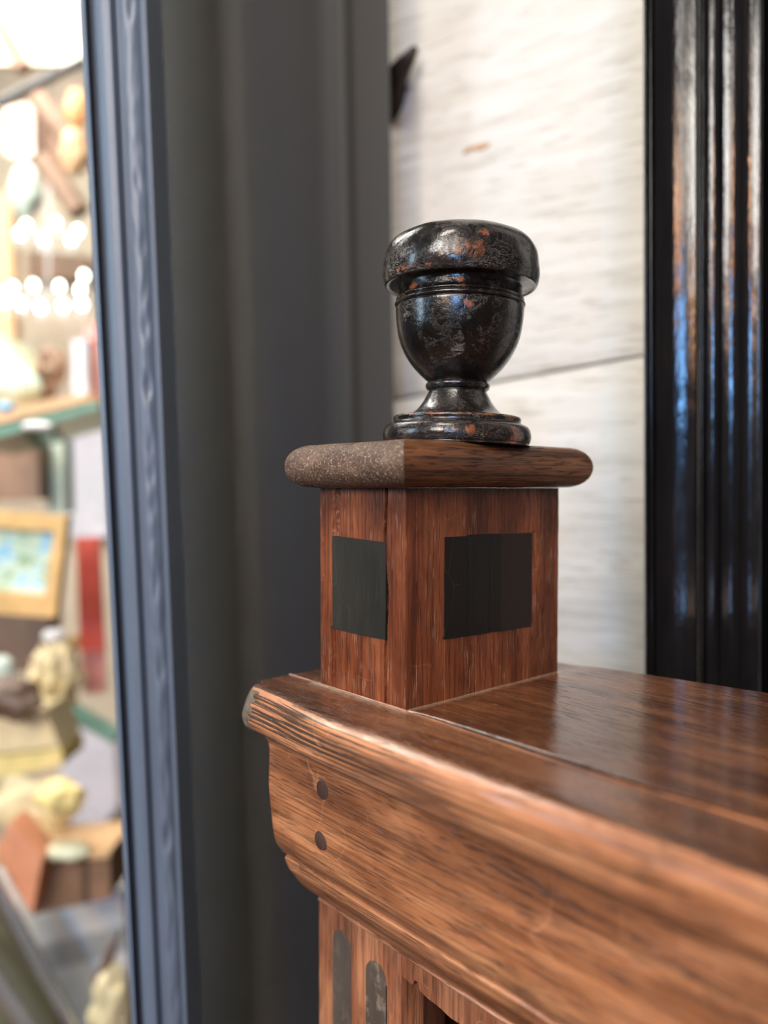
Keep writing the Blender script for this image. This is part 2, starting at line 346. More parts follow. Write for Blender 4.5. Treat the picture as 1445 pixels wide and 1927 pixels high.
def merge(*parts):
    V, Fc = [], []
    for v, f in parts:
        n = len(V); V += v; Fc += [tuple(i + n for i in q) for q in f]
    return V, Fc
def lathe(prof, seg=96, wob=None):
    v, f = [], []; n = len(prof)
    for i in range(seg):
        a = 2 * math.pi * i / seg
        for j, (r, z) in enumerate(prof):
            rr = r
            if wob and r > 1e-5: rr = r + wob(a, z)
            v.append(Vector((rr * math.cos(a), rr * math.sin(a), z)))
    for i in range(seg):
        k = (i + 1) % seg
        for j in range(n - 1): f.append((i * n + j, k * n + j, k * n + j + 1, i * n + j + 1))
    return v, f
def smooth_prof(pts, n=6):
    """Catmull-Rom through the points"""
    out = []
    P = [pts[0]] + list(pts) + [pts[-1]]
    for i in range(1, len(P) - 2):
        p0, p1, p2, p3 = P[i - 1], P[i], P[i + 1], P[i + 2]
        for k in range(n):
            t = k / n
            out.append(tuple(0.5 * ((2 * p1[d]) + (-p0[d] + p2[d]) * t + (2 * p0[d] - 5 * p1[d] + 4 * p2[d] - p3[d]) * t * t + (-p0[d] + 3 * p1[d] - 3 * p2[d] + p3[d]) * t ** 3) for d in range(len(p1))))
    out.append(tuple(pts[-1])); return out
def tube(pts, rad, seg=12):
    rings = []; P = [Vector(p) for p in pts]; rs = rad if isinstance(rad, (list, tuple)) else [rad] * len(P)
    for i, p in enumerate(P):
        d = (P[min(i + 1, len(P) - 1)] - P[max(i - 1, 0)]).normalized()
        a = d.cross(Vector((0.3, 1, 0.2))).normalized(); b_ = d.cross(a)
        rings.append([p + (a * math.cos(2 * math.pi * k / seg) + b_ * math.sin(2 * math.pi * k / seg)) * rs[i] for k in range(seg)])
    return sweep_closed(rings)
nf3 = lambda x, y, z: noise.noise(Vector((x, y, z)))
def xf(vf, Mx):
    v, f = vf; return [Mx @ Vector(p) for p in v], f

# ================================================================== SETTING
tag(obj('floor', *rbox(-4, 4, -3.5, 4, -0.05, 0, 0), paint('floor_boards', srgb(96, 72, 54), 0.5), None), None, None, kind='structure')

# white plank wall: boards run down slightly to the left, wall recedes to the left
wd_dir = Vector((-1.5, 1.0, 0)).normalized(); wn_dir = Vector((-1.0, -1.5, 0)).normalized()   # along, facing the room
WP = at(1210, 915, 0.585)
joint = at(1210, 668, 0.585).z
slope = -0.0885; PW = 0.295
wall = empty('wall_rear', (WP.x, WP.y, 0), math.atan2(wd_dir.y, wd_dir.x)); tag(wall, None, None, kind='structure')
widths = [(-5, PW), (-4, PW), (-3, PW), (-2, PW), (-1, PW), (0, .40), (1, .30), (2, .30)]
z0 = joint - PW * 5
for k, w in widths:
    za, zb_ = z0 + 0.0012, z0 + w - 0.0012; z0 += w
    nu, nv = 60, 24
    def pf(i, j, za=za, zb_=zb_, k=k):
        u = -0.46 + 0.84 * i / (nu - 1); v = za + (zb_ - za) * j / (nv - 1) + slope * u
        e = min(j, nv - 1 - j); dz = 0.0012 * nf3(u * 5, v * 22, k * 3.1) - (0.003 if e == 0 else 0)
        return Vector((u, -dz, v))
    fr, ff = grid(nu, nv, pf)
    # local y>0 is towards wd x up ; room side is +y or -y: computed below
    back = [Vector((p.x, 0.02, p.z)) for p in fr]
    n = len(fr); fb = [tuple(n + q for q in face[::-1]) for face in ff]
    rim = [i * nv for i in range(nu)] + [(nu - 1) * nv + j for j in range(1, nv)] + [i * nv + nv - 1 for i in range(nu - 2, -1, -1)] + [j for j in range(nv - 2, 0, -1)]
    side = [(rim[a], rim[(a + 1) % len(rim)], rim[(a + 1) % len(rim)] + n, rim[a] + n) for a in range(len(rim))]
    V = [Vector((p.x, -p.y, p.z)) for p in fr + back]
    # flip so that the proud face looks to the room (local +y points along (-sin, cos))
    sgn = 1 if Vector((-wd_dir.y, wd_dir.x, 0)).dot(wn_dir) > 0 else -1
    V = [Vector((p.x, p.y * sgn, p.z)) for p in V]
    obj('plank', V, ff + fb + side, M['plank'], wall, 60)
# orange-brown knot mark on the plank
kp = at(900, 281, 0.585)
def wall_hit(px, py):
    d = ray(px, py); t_ = (WP - CAM).dot(wn_dir) / d.dot(wn_dir); return CAM + d * t_
def wall_blob(name, cx_, cy_, pts, m, th=0.0012):
    c0 = wall_hit(cx_, cy_)
    ring = [wall_hit(x, y) - c0 for x, y in pts]
    Mi = Matrix.Rotation(-math.atan2(wd_dir.y, wd_dir.x), 3, 'Z')
    base = [Mi @ (c0 + p - Vector((WP.x, WP.y, 0))) for p in ring]
    rings = [[Vector((q.x, sgn * 0.0002, q.z)) for q in base]]
    cc = sum(base, Vector()) / len(base)
    rings.append([Vector((cc.x + (q.x - cc.x) * 0.9, sgn * th, cc.z + (q.z - cc.z) * 0.9)) for q in base])
    return obj(name, *sweep_closed(rings), m, wall, 0)
wall_blob('knot', 900, 281, [(868, 292), (872, 284), (884, 276), (896, 274), (908, 270), (921, 268), (923, 274), (914, 280), (903, 284), (892, 282), (880, 287)], M['knot'])

# uprights lofted between the line they follow at the top and at the bottom of the view
ZT, ZB = 2.7, 0.0
def upright(name, prof, m, y_bot=1927, depth=0.06, rows=2, disp=None, parent=None, smooth=35):
    """prof: (x at photo top, x at y_bot, depth D) from left to right; solid back at D+depth"""
    pts = []
    for xt, xb, D in prof:
        a, b_ = at(xt, 0, D), at(xb, y_bot, D); y = (a.y + b_.y) / 2; a.y = b_.y = y
        k = lambda z_, a=a, b_=b_: Vector((a.x + (b_.x - a.x) * (z_ - a.z) / (b_.z - a.z), y, z_))
        pts.append((k(ZB), k(ZT)))
    n = len(pts); dmax = max(p[0].y for p in pts) + depth
    rings = []
    for r in range(rows):
        t_ = r / (rows - 1); ring = []
        for j, (lo, hi) in enumerate(pts):
            p = lo.lerp(hi, t_)
            if disp: p = p + Vector((0, disp(j, p.x, p.z), 0))
            ring.append(p)
        l0, l1 = pts[0][0].lerp(pts[0][1], t_), pts[-1][0].lerp(pts[-1][1], t_)
        ring += [Vector((l1.x, dmax, l1.z)), Vector((l0.x * (dmax / l0.y if l0.x > 0 else 1), dmax, l0.z))]
        rings.append(ring)
    return obj(name, *sweep_closed(rings), m, parent, smooth)

pil = empty('wall_left', (0, 0, 0)); tag(pil, None, None, kind='structure')
P = [(286, 346, .470), (395, 452, .470), (412, 462, .4718), (445, 497, .4718), (455, 507, .4698), (465, 517, .4700), (575, 615, .4700), (592, 630, .4720), (618, 655, .4722), (624, 660, .4720)]
nb = 8
for k in range(nb + 1):
    q = k / nb; P.append((626 + 36 * q, 661 + 36 * q, .4718 - .0022 * math.sin(math.pi * q)))
P += [(668, 702, .4722), (731, 757, .4722)]
upright('pilaster', [(a_, b_, d_ + 0.17) for a_, b_, d_ in P], M['charcoal'], parent=pil, depth=0.055)

# moulded window stile with the dented bead
W_ = [(160, 236, .462), (163, 239, .448), (170, 245, .447), (176, 250, .455), (183, 257, .455), (188, 261, .4465), (196, 268, .4435), (206, 276, .4425), (216, 285, .4430), (223, 291, .4455), (228, 296, .4475)]
for k in range(15):
    q = k / 14; W_.append((230 + 40 * q, 298 + 36 * q, .4475 - .0028 * math.sin(math.pi * q)))
W_ += [(272, 336, .4480), (276, 339, .4470), (283, 344, .4475), (287, 348, .462)]
def dents(j, x, z_):
    if 14 <= j <= 24:
        c_ = (j - 19.5 + 1.5 * nf3(0, 0, z_ * 20)) / 2.6
        a = max(0.0, nf3(3, 1, z_ * 62) + 0.12) * 1.6 * (0.6 + nf3(1, 5, z_ * 9))
        return 0.0034 * max(0.0, a) * math.exp(-c_ * c_) + 0.0005 * nf3(j * .3, 2, z_ * 80)
    return 0.0
win = empty('window_1', (0, 0, 0)); tag(win, None, None, kind='structure')
upright('window_frame', W_, M['slate'], rows=900, disp=dents, parent=win, depth=0.03)
gx0, gx1 = at(-300, 900, .475), at(262, 900, .475)
obj('window_glass', *rbox(gx0.x, gx1.x, gx0.y, gx0.y + 0.004, 0.6, 2.5, 0), M['glass'], win, 0)

# the shop room seen through the glass
bw0 = at(-400, 900, 2.9); bw1 = at(420, 900, 2.9)
tag(obj('wall_back', *rbox(bw0.x, bw1.x, 2.9, 2.98, 0, 3.2, 0), paint('pale_wall', srgb(206, 188, 166), 0.7, 0.2, (1.6, 1.6, 2.2)), None, 0), None, None, kind='structure')
area('display_light', (-1.0, 1.3, 2.75), (-0.75, 1.9, 1.2), 1.0, 1.0, 62, (1.0, 0.95, 0.88))
area('display_light', (-0.6, 0.75, 2.5), (-0.55, 1.3, 1.2), 0.4, 0.4, 9, (1.0, 0.93, 0.84))

# ================================================================== BLACK LACQUERED CUPBOARD (right)
cup = empty('lacquered_cupboard', at(1330, 915, .50) * 1.0); cup.location.z = 0
tag(cup, 'tall glossy black cupboard with reeded edge mouldings against the white planks', 'cupboard')
CL = Vector(cup.location)
def cupr(name, prof, depth, rows=2, disp=None):
    o = upright(name, [(a_, b_, d_ * 0.92) for a_, b_, d_ in prof], M['lacquer'], 1300, depth, rows, disp, None, 50)
    for v in o.data.vertices: v.co -= CL
    o.parent = cup; return o
def bead(x0, x1, D, h, n=8, sh=17):
    return [(x0 + (x1 - x0) * k / n, x0 + (x1 - x0) * k / n + sh, D - h * math.sin(math.pi * k / n)) for k in range(n + 1)]
PR = [(1203, 1219, .500)] + bead(1204, 1211, .4900, .0018) + [(1212, 1229, .4915)] + bead(1213, 1221, .4900, .0018) + [(1223, 1240, .4915), (1226, 1243, .4895)]
PR += [(1229 + 26 * k / 6, 1246 + 26 * k / 6, .4895 + .0022 * math.sin(math.pi / 2 * k / 6)) for k in range(7)]
PR += [(1257 + 43 * k / 8, 1274 + 42 * k / 8, .4917 - .0042 * k / 8 + .0005 * math.sin(math.pi * k / 8)) for k in range(9)]
PR += [(1302, 1317, .4935), (1306, 1321, .4935)]
ripple = lambda j, x, z_: 0.00016 * nf3(x * 40, 0, z_ * 70) + 0.00010 * nf3(x * 90, 5, z_ * 220)
cupr('door_frame', PR, 0.03, 700, ripple)
def facet(x0, x1, D0, drop, bow, n=8, sh=15):
    return [(x0 + (x1 - x0) * k / n, x0 + (x1 - x0) * k / n + sh, D0 - drop * k / n - bow * math.sin(math.pi * k / n)) for k in range(n + 1)]
PM = [(1307, 1322, .4945)] + bead(1308, 1318, .4870, .0030, 8, 15) + [(1320, 1335, .4895)] + facet(1322, 1345, .4880, .0022, .0009) + [(1347, 1362, .4890)]
PM += facet(1349, 1385, .4880, .0036, .0010) + [(1387, 1402, .4870)] + facet(1389, 1420, .4870, .0030, -.0008) + [(1422, 1437, .4840), (1424, 1439, .497)]
cupr('reeded_moulding', PM, 0.03, 700, ripple)
cupr('side_panel', [(1425, 1440, .497), (1445, 1460, .505), (1446, 1461, .4955), (1454, 1468, .4955), (1456, 1470, .507), (1600, 1610, .507), (1690, 1695, .507)], 0.035)

# ================================================================== ANTIQUE OAK CABINET (hero)
px0 = ray(762, 1337); P0 = CAM + px0 * 0.32
TH = math.atan2(-0.750, 0.661)
cab = empty('oak_cabinet', (P0.x, P0.y, 0), TH)
tag(cab, 'antique reddish oak cabinet with moulded cornice, inlaid corner block and black turned urn finial', 'cabinet')
HZ = P0.z
def part(name, vf, m, parent=None, smooth=40, **kw):
    """part built in the cabinet's frame with z=0 at the top board"""
    o = obj(name, vf[0], vf[1], m, parent or cab, smooth, **kw)
    if parent is None: o.location = (0, 0, HZ)
    return o

# cornice (profile y,z), swept along x
prof = [(0.0, -0.020), (-0.0006, -0.001), (-0.0020, 0.0), (-0.010, 0.0), (-0.018, 0.0), (-0.0218, -0.0001), (-0.0236, -0.0009), (-0.0254, -0.0028), (-0.0276, -0.0065), (-0.0290, -0.0105), (-0.0296, -0.0142), (-0.0284, -0.0182),
        (-0.0245, -0.0213), (-0.0205, -0.0236), (-0.0166, -0.0260), (-0.0140, -0.0288), (-0.0129, -0.0315), (-0.0126, -0.0350), (-0.0127, -0.0420), (-0.0128, -0.0500), (-0.0120, -0.0615), (-0.0108, -0.0715),
        (-0.0098, -0.0770), (-0.0082, -0.0812), (-0.0060, -0.0842), (-0.0044, -0.0858), (0.002, -0.0866)]
sp = smooth_prof(prof, 5)
X0, X1 = -0.0812, 0.60
xs = []; x = X0
while x < 0.16: xs.append(x); x += 0.0011
while x < X1: xs.append(x); x += 0.006
xs.append(X1)
def corn(x, y, z_):
    q = min(1.0, max(0.0, (x - X0) / 0.075)); q = q * q * (3 - 2 * q)
    out = max(0.0, min(1.0, (-y - 0.014) / 0.012)) * max(0.0, min(1.0, (0.028 + z_) / 0.006))
    y2 = y - (0.0038 + 0.0045 * max(0.0, min(1.0, 1 + z_ / 0.013))) * q * out
    # lumpy hand-planed wear
    y2 += out * (0.0004 * nf3(x * 24, 3, z_ * 40) + 0.0002 * nf3(x * 90, 1, z_ * 400))
    z2 = z_ + out * 0.0004 * nf3(x * 35, 7, 1)
    fr = 1 - out
    y2 += fr * (0.00035 * nf3(x * 22, z_ * 60, 9) if z_ < -0.02 else 0)
    # worn, broken left tip
    e = max(0.0, 1 - (x - X0) / 0.006)
    if y < -0.018:
        y2 += e * e * 0.0030; z2 -= e * e * 0.0012 * (1 if z_ > -0.01 else -0.6)
    return Vector((x + 0.0, y2, z2))
rings = []
for i, x in enumerate(xs):
    ring = [corn(x, y, z_) for y, z_ in sp]
    if x > 0.002:                      # widened shrinkage gap against the top board
        g = 0.0012 + 0.0024 * math.exp(-((x - 0.085) / 0.045) ** 2)
    else: g = 0.0002
    g += 0.0002 * nf3(x * 60, 0, 0)
    for k in range(0, 11): ring[k].y = min(ring[k].y, -g - (0.0004 if 0 < k < 7 else 0) * (1 - k / 7))
    ring += [Vector((x, 0.04, -0.0866)), Vector((x, 0.04, -0.020))]
    rings.append(ring)
cornice = part('cornice', sweep_closed(rings), None, mats=[M['cornice'], M['front_top']])
for p in cornice.data.polygons:
    if p.normal.z > 0.80 and p.center.z > -0.0008: p.material_index = 1
# worn grey end patch on the tip
tip = [corn(X0 + 0.0005, y, z_) for y, z_ in sp if -0.0185 < z_ < -0.0015 and y < -0.024]
tv, tf = grid(7, len(tip), lambda i, j: corn(X0 + 0.0004 + (0.0098 + 0.002 * math.sin(j * 1.3)) * i / 6, *[(y, z_) for y, z_ in sp if -0.0185 < z_ < -0.0015 and y < -0.024][j]) + Vector((0, -0.0002 - 0.0002 * (1 - abs(i - 3) / 3), 0)))
wp_ = obj('worn_end', tv, tf, paint('worn_wood', srgb(98, 88, 76), 0.45, 0.35, (260, 260, 60), 0.0005), cornice); wp_['label'] = 'greyed worn end of the cornice nosing'

# pegs let into the cornice face
def peg(x, z_, r):
    yy = -0.0127 if z_ > -0.055 else -0.0117
    ring = lambda rr, y: [Vector((x + rr * (1 + 0.05 * nf3(a * 1.0, z_ * 90, 1)) * math.cos(a), y, z_ + rr * (1 + 0.06 * nf3(a, z_ * 50, 5)) * math.sin(a))) for a in [2 * math.pi * k / 28 for k in range(28)]]
    o = obj('peg', *sweep_closed([ring(r, yy + 0.003), ring(r, yy - 0.0002), ring(r * 0.92, yy - 0.0004)]), M['peg'], cornice)
    o['label'] = 'dark round wooden peg in the cornice face'
peg(-0.0390, -0.0410, 0.0042); peg(-0.0418, -0.0645, 0.0042)

# bed moulding under it
p2 = [(0.010, -0.0866), (0.0, -0.0868), (-0.0034, -0.0870), (-0.0046, -0.0880), (-0.0044, -0.0893), (-0.0034, -0.0915), (-0.0020, -0.0948), (0.0008, -0.0985), (0.0040, -0.1030), (0.0085, -0.1080), (0.0140, -0.1130), (0.0155, -0.1145), (0.0162, -0.1165), (0.030, -0.1170)]
s2 = smooth_prof(p2, 5); rings = []
for x in [X0 + 0.0012 + (X1 - X0) * k / 260 for k in range(261)]:
    rings.append([Vector((x, y + 0.0003 * nf3(x * 40, z_ * 120, 2), z_ + 0.0004 * nf3(x * 25, 3, 3))) for y, z_ in s2] + [Vector((x, 0.04, -0.117)), Vector((x, 0.04, -0.0866))])
part('bed_moulding', sweep_closed(rings), M['cornice'])

# top board, its back edge runs out slightly
nu, nv = 240, 40
def yback(x): return 0.1206 + 0.178 * max(x, -0.012)
def topf(i, j):
    x = -0.0806 + (0.6806) * (i / (nu - 1)) ** 1.6; t_ = 0.0 if j == 0 else (0.0025 + 0.9975 * (j - 1) / (nv - 2)); y = 0.0004 + (yback(x) - 0.0004) * t_
    e = 0.0003 if j == 0 else 0.0
    return Vector((x, y, 0.0007 * max(0.0, min(1.0, x / 0.01)) - e + 0.00022 * nf3(x * 16, y * 30, 0)))
tv, tf = grid(nu, nv, topf); n = len(tv); bk = [Vector((p.x, p.y, -0.020)) for p in tv]
rim = [i * nv for i in range(nu)] + [(nu - 1) * nv + j for j in range(1, nv)] + [i * nv + nv - 1 for i in range(nu - 2, -1, -1)] + [j for j in range(nv - 2, 0, -1)]
part('top_board', (tv + bk, tf + [tuple(n + q for q in f[::-1]) for f in tf] + [(rim[a], rim[(a + 1) % len(rim)], rim[(a + 1) % len(rim)] + n, rim[a] + n) for a in range(len(rim))]), None, mats=[M['top'], paint('gap_shade_grime', srgb(30, 22, 17), 0.8, 0.3, (90, 90, 90), 0.0, 0.1)], smooth=30)  # gap wall near black: crack shade put into the colour, with grime
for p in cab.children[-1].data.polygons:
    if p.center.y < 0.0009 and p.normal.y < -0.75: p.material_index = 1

# corner stile with two arched ebony flutes (front y=0.0161)
YS = 0.0161; ZFL = -HZ + 0.0
xl, xr = -0.0810, -0.0195
part('stile', rbox(xl, xr, YS, YS + 0.0145, ZFL, -0.1150, 0.0006), M['stile'])
stile = cab.children[-1]
def flute(xa, xb, zt, worn):
    w = (xb - xa) / 2; xc = (xa + xb) / 2; n = 14
    top = [(xc + w * math.cos(math.pi * k / n), zt - w + w * 1.0 * math.sin(math.pi * k / n)) for k in range(n + 1)]
    pts = [(xb, -0.62)] + top + [(xa, -0.62)]
    if worn: pts = [(px_ + 0.0004 * nf3(k * 1.7, 0, 0), pz + 0.0012 * nf3(k * .9, 4, 0)) for k, (px_, pz) in enumerate(pts)]
    r0 = [Vector((a, YS + 0.004, c_)) for a, c_ in pts]
    r1 = [Vector((a, YS - 0.0003, c_)) for a, c_ in pts]
    o = obj('flute_inlay', *sweep_closed([r0, r1]), M['ebony_flute_worn' if worn else 'ebony_flute'], stile, 0)
    o['label'] = 'grey-black arched inlay strip, top end rubbed pale' if worn else 'grey-black arched inlay strip'
    # dark shrinkage gap beside it
    g = obj('joint_gap', *rbox(xb - 0.0001, xb + 0.0004, YS - 0.0004, YS + 0.003, -0.62, zt - w * 1.1, 0), M['black'], stile, 0)
flute(-0.0690, -0.0553, -0.1245, False)
flute(-0.0437, -0.0295, -0.1280, True)
obj('joint_gap', *rbox(-0.0551, -0.0548, YS - 0.0004, YS + 0.002, -0.62, -0.117, 0), M['dkbrown'], stile, 0)

# front rail above the opening, with its broken lower edge
zs = []
nx = 160; r_top, r_bot = [], []
for k in range(nx + 1):
    x = xr + (X1 - 0.06 - xr) * (k / nx) ** 1.7
    zl = -0.1268 - 0.0035 * min(1, max(0, (x - xr) / 0.03)) + 0.0004 * nf3(x * 150, 0, 0)
    if -0.0120 < x < -0.0085: zl += 0.0030
    r_top.append((x, -0.1155)); r_bot.append((x, zl))
v = []; f = []
for (x, zt), (_, zl) in zip(r_top, r_bot):
    v += [Vector((x, YS + 0.0006, zt)), Vector((x, YS + 0.0006, zl)), Vector((x, YS + 0.0140, zl)), Vector((x, YS + 0.0140, zt))]
for k in range(nx):
    for a in range(4): b_ = (a + 1) % 4; f.append((4 * k + a, 4 * k + b_, 4 * k + 4 + b_, 4 * k + 4 + a))
f += [(3, 2, 1, 0), tuple(4 * nx + a for a in range(4))]
part('front_rail', (v, f), M['stile'], smooth=0)
part('stile', rbox(X1 - 0.06, X1, YS, YS + 0.0145, ZFL, -0.1150, 0.0006), M['stile'])
# recessed uprights and the dark inside
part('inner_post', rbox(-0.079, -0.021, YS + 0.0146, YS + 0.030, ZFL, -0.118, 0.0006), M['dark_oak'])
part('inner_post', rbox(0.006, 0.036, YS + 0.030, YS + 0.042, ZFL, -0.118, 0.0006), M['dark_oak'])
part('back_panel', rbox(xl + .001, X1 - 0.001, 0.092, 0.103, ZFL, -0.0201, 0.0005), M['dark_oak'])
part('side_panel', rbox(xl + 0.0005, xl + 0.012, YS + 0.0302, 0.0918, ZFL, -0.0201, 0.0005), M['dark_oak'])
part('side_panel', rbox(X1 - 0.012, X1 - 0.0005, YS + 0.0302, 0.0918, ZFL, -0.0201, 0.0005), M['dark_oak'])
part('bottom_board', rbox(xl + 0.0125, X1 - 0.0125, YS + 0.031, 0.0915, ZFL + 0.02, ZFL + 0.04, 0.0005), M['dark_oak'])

# ---- corner block: four sides as fine height fields (cracks, chips, worn edges)
BX0, BX1, BY0, BY1, BZ = -0.0577, 0.0, 0.0, 0.1033, 0.0905
block = None
def crack(x, z_, path, w, dp):
    """path: list of (x, z) from top to bottom"""
    for (xa, za), (xb, zb2) in zip(path, path[1:]):
        if zb2 <= z_ <= za:
            t_ = (za - z_) / (za - zb2 + 1e-9); xc = xa + (xb - xa) * t_ + 0.00025 * nf3(z_ * 260, xa * 900, 1)
            d = abs(x - xc) / w
            if d < 1: return dp * (1 - d ** 2)
    return 0.0
VF, FF = [], []
def face_grid(nu, nv, fn):
    n = len(VF); v, f = grid(nu, nv, fn); VF.extend(v); FF.extend(tuple(n + q for q in t_) for t_ in f)
def edge_round(p):
    """ease the vertical arrises"""
    r = 0.0009 * (1 + 0.5 * nf3(p.z * 130, p.x * 40, 2))
    for ex, ey, sx_, sy_ in ((BX1, BY0, -1, 1), (BX0, BY0, 1, 1), (BX1, BY1, -1, -1), (BX0, BY1, 1, -1)):
        cx_, cy_ = ex + sx_ * r, ey + sy_ * r
        if (p.x - cx_) * sx_ < 0 and (p.y - cy_) * sy_ < 0:
            d = Vector((p.x - cx_, p.y - cy_, 0))
            if d.length > r: d = d.normalized() * r; p = Vector((cx_ + d.x, cy_ + d.y, p.z))
    return p
def left_face(i, j):
    x = BX0 + (BX1 - BX0) * i / 230; z_ = -0.0005 + (BZ + 0.0005) * j / 130
    d = 0.00018 * nf3(x * 90, 1, z_ * 20)
    d -= crack(x, z_, [(-0.0112, .0905), (-0.0128, .062), (-0.0108, .045), (-0.0118, .025), (-0.0122, -.001)], 0.00085, 0.0045)
    d -= crack(x, z_, [(-0.0440, .0905), (-0.0450, .069)], 0.0018, 0.0018) * (0.6 + nf3(x * 600, 0, z_ * 500))
    d -= crack(x, z_, [(-0.0470, .0905), (-0.0476, .069)], 0.0007, 0.0010) * (0.7 + nf3(x * 600, 3, z_ * 400))
    d -= crack(x, z_, [(-0.0484, .028), (-0.0480, -.001)], 0.0008, 0.0022)
    d -= crack(x, z_, [(-0.0465, .028), (-0.0466, -.001)], 0.0004, 0.0008)
    d -= crack(x, z_, [(-0.0275, .026), (-0.0282, -.001)], 0.0003, 0.0007)
    d -= crack(x, z_, [(-0.0545, .0905), (-0.0548, .050)], 0.0005, 0.0006)
    p = Vector((x, BY0 - d, z_)); return edge_round(p)
def right_face(i, j):
    y = BY0 + (BY1 - BY0) * i / 260; z_ = -0.0005 + (BZ + 0.0005) * j / 130
    d = 0.0002 * nf3(3, y * 80, z_ * 18)
    d -= crack(y, z_, [(0.0060, .0905), (0.0066, .040), (0.0062, .0)], 0.0003, 0.0004)
    d -= crack(y, z_, [(0.0225, .027), (0.0228, -.001)], 0.0003, 0.0006)
    d -= crack(y, z_, [(0.0420, .026), (0.0424, -.001)], 0.0003, 0.0006)
    d -= crack(y, z_, [(0.0835, .070), (0.0850, .052)], 0.0018, 0.0007)
    p = Vector((BX1 + d, y, z_)); return edge_round(p)
face_grid(231, 131, left_face); face_grid(261, 131, right_face)
face_grid(3, 3, lambda i, j: edge_round(Vector((BX0, BY0 + (BY1 - BY0) * i / 2, BZ * j / 2))))
face_grid(3, 3, lambda i, j: edge_round(Vector((BX0 + (BX1 - BX0) * i / 2, BY1, BZ * j / 2))))
face_grid(2, 2, lambda i, j: Vector((BX0 + (BX1 - BX0) * i, BY0 + (BY1 - BY0) * j, BZ - 0.0002)))
block = part('corner_block', (VF, FF), M['block'], smooth=35)
block['label'] = 'square corner block with ebony inlays on two faces'

def inlay_face(name, mkp, pts, m, label, proud=0.00012):
    r0 = [mkp(a, c_, -0.002) for a, c_ in pts]; r1 = [mkp(a, c_, proud) for a, c_ in pts]
    o = obj(name, *sweep_closed([r0, r1]), m, block, 0); o['label'] = label
lf = lambda a, c_, o_: Vector((a, BY0 - o_ - 0.0001, c_)); rf = lambda a, c_, o_: Vector((BX1 + o_ + 0.0001, a, c_))
inlay_face('square_inlay', lf, [(-0.0480, .0692), (-0.0115, .0680), (-0.0118, .0272), (-0.0300, .0268), (-0.0479, .0272)], M['ebony_left'], 'greenish-black square inlay in one sheet')
for ya, yb, za, zb2, key in ((.0227, .0368, .0698, .0262, 'ebony_right'), (.0370, .0515, .0702, .0258, 'ebony_right'), (.0517, .0588, .0700, .0257, 'ebony_right'), (.0590, .0818, .0696, .0252, 'ebony_brown')):
    inlay_face('inlay_strip', rf, [(ya, za), (yb, za - .0002), (yb, zb2 - .0004), (ya, zb2)], M[key], 'black strip of the pieced square inlay' if key == 'ebony_right' else 'brown-black strip of the pieced square inlay', 0.00008 if ya < .03 else 0.00016)

# ---- cap: thin square slab, bullnosed all round
o_ = 0.0115; ZC0, ZC1 = 0.0907, 0.1102; zc, hh = (ZC0 + ZC1) / 2, (ZC1 - ZC0) / 2
np_ = 16; rr_ = hh * 1.05
bull = [(-(1 - math.sin(math.pi * k / np_) ** 0.9) * rr_, zc - hh * math.cos(math.pi * k / np_)) for k in range(np_ + 1)]   # (inset from outer edge, z)
cx0, cx1, cy0, cy1 = BX0 - o_, BX1 + o_, BY0 - o_, BY1 + o_
path = []; na, nb2 = 70, 110
for k in range(na): path.append((cx0 + (cx1 - cx0) * k / na, cy0, 0, -1, k))
for k in range(nb2): path.append((cx1, cy0 + (cy1 - cy0) * k / nb2, 1, 0, k))
for k in range(na): path.append((cx1 - (cx1 - cx0) * k / na, cy1, 0, 1, k))
for k in range(nb2): path.append((cx0, cy1 - (cy1 - cy0) * k / nb2, -1, 0, k))
v = []; n = len(bull); mxc, myc = (cx0 + cx1) / 2, (cy0 + cy1) / 2
for (x, y, nx_, ny_, k) in path:
    for ins, z_ in bull:
        # shrink the rectangle by the inset (mitred corners)
        fx = ((cx1 - cx0) / 2 + ins) / ((cx1 - cx0) / 2); fy = ((cy1 - cy0) / 2 + ins) / ((cy1 - cy0) / 2)
        d = 0.0004 * nf3(x * 60, y * 60, z_ * 120) + (0.00025 * nf3(x * 500, y * 300, z_ * 500) if ny_ == -1 else 0.00015 * nf3(x * 900, y * 30, z_ * 900))
        v.append(Vector((mxc + (x - mxc) * fx + nx_ * d, myc + (y - myc) * fy + ny_ * d, z_ + 0.0003 * nf3(x * 30, y * 30, 0))))
f = []; fm = []; L_ = len(path)
for i in range(L_):
    k = (i + 1) % L_
    for j in range(n - 1):
        f.append((i * n + j, k * n + j, k * n + j + 1, i * n + j + 1)); fm.append(1 if (i < na or na + nb2 <= i < 2 * na + nb2) else 0)
f.append(tuple(i * n for i in range(L_ - 1, -1, -1))); fm.append(0)
f.append(tuple(i * n + n - 1 for i in range(L_))); fm.append(0)
cap = part('cap', (v, f), None, mats=[M['cap'], M['endgrain']], fm=fm, smooth=35)
cap['label'] = 'thin bullnosed cap board with rough pale end grain on one edge'

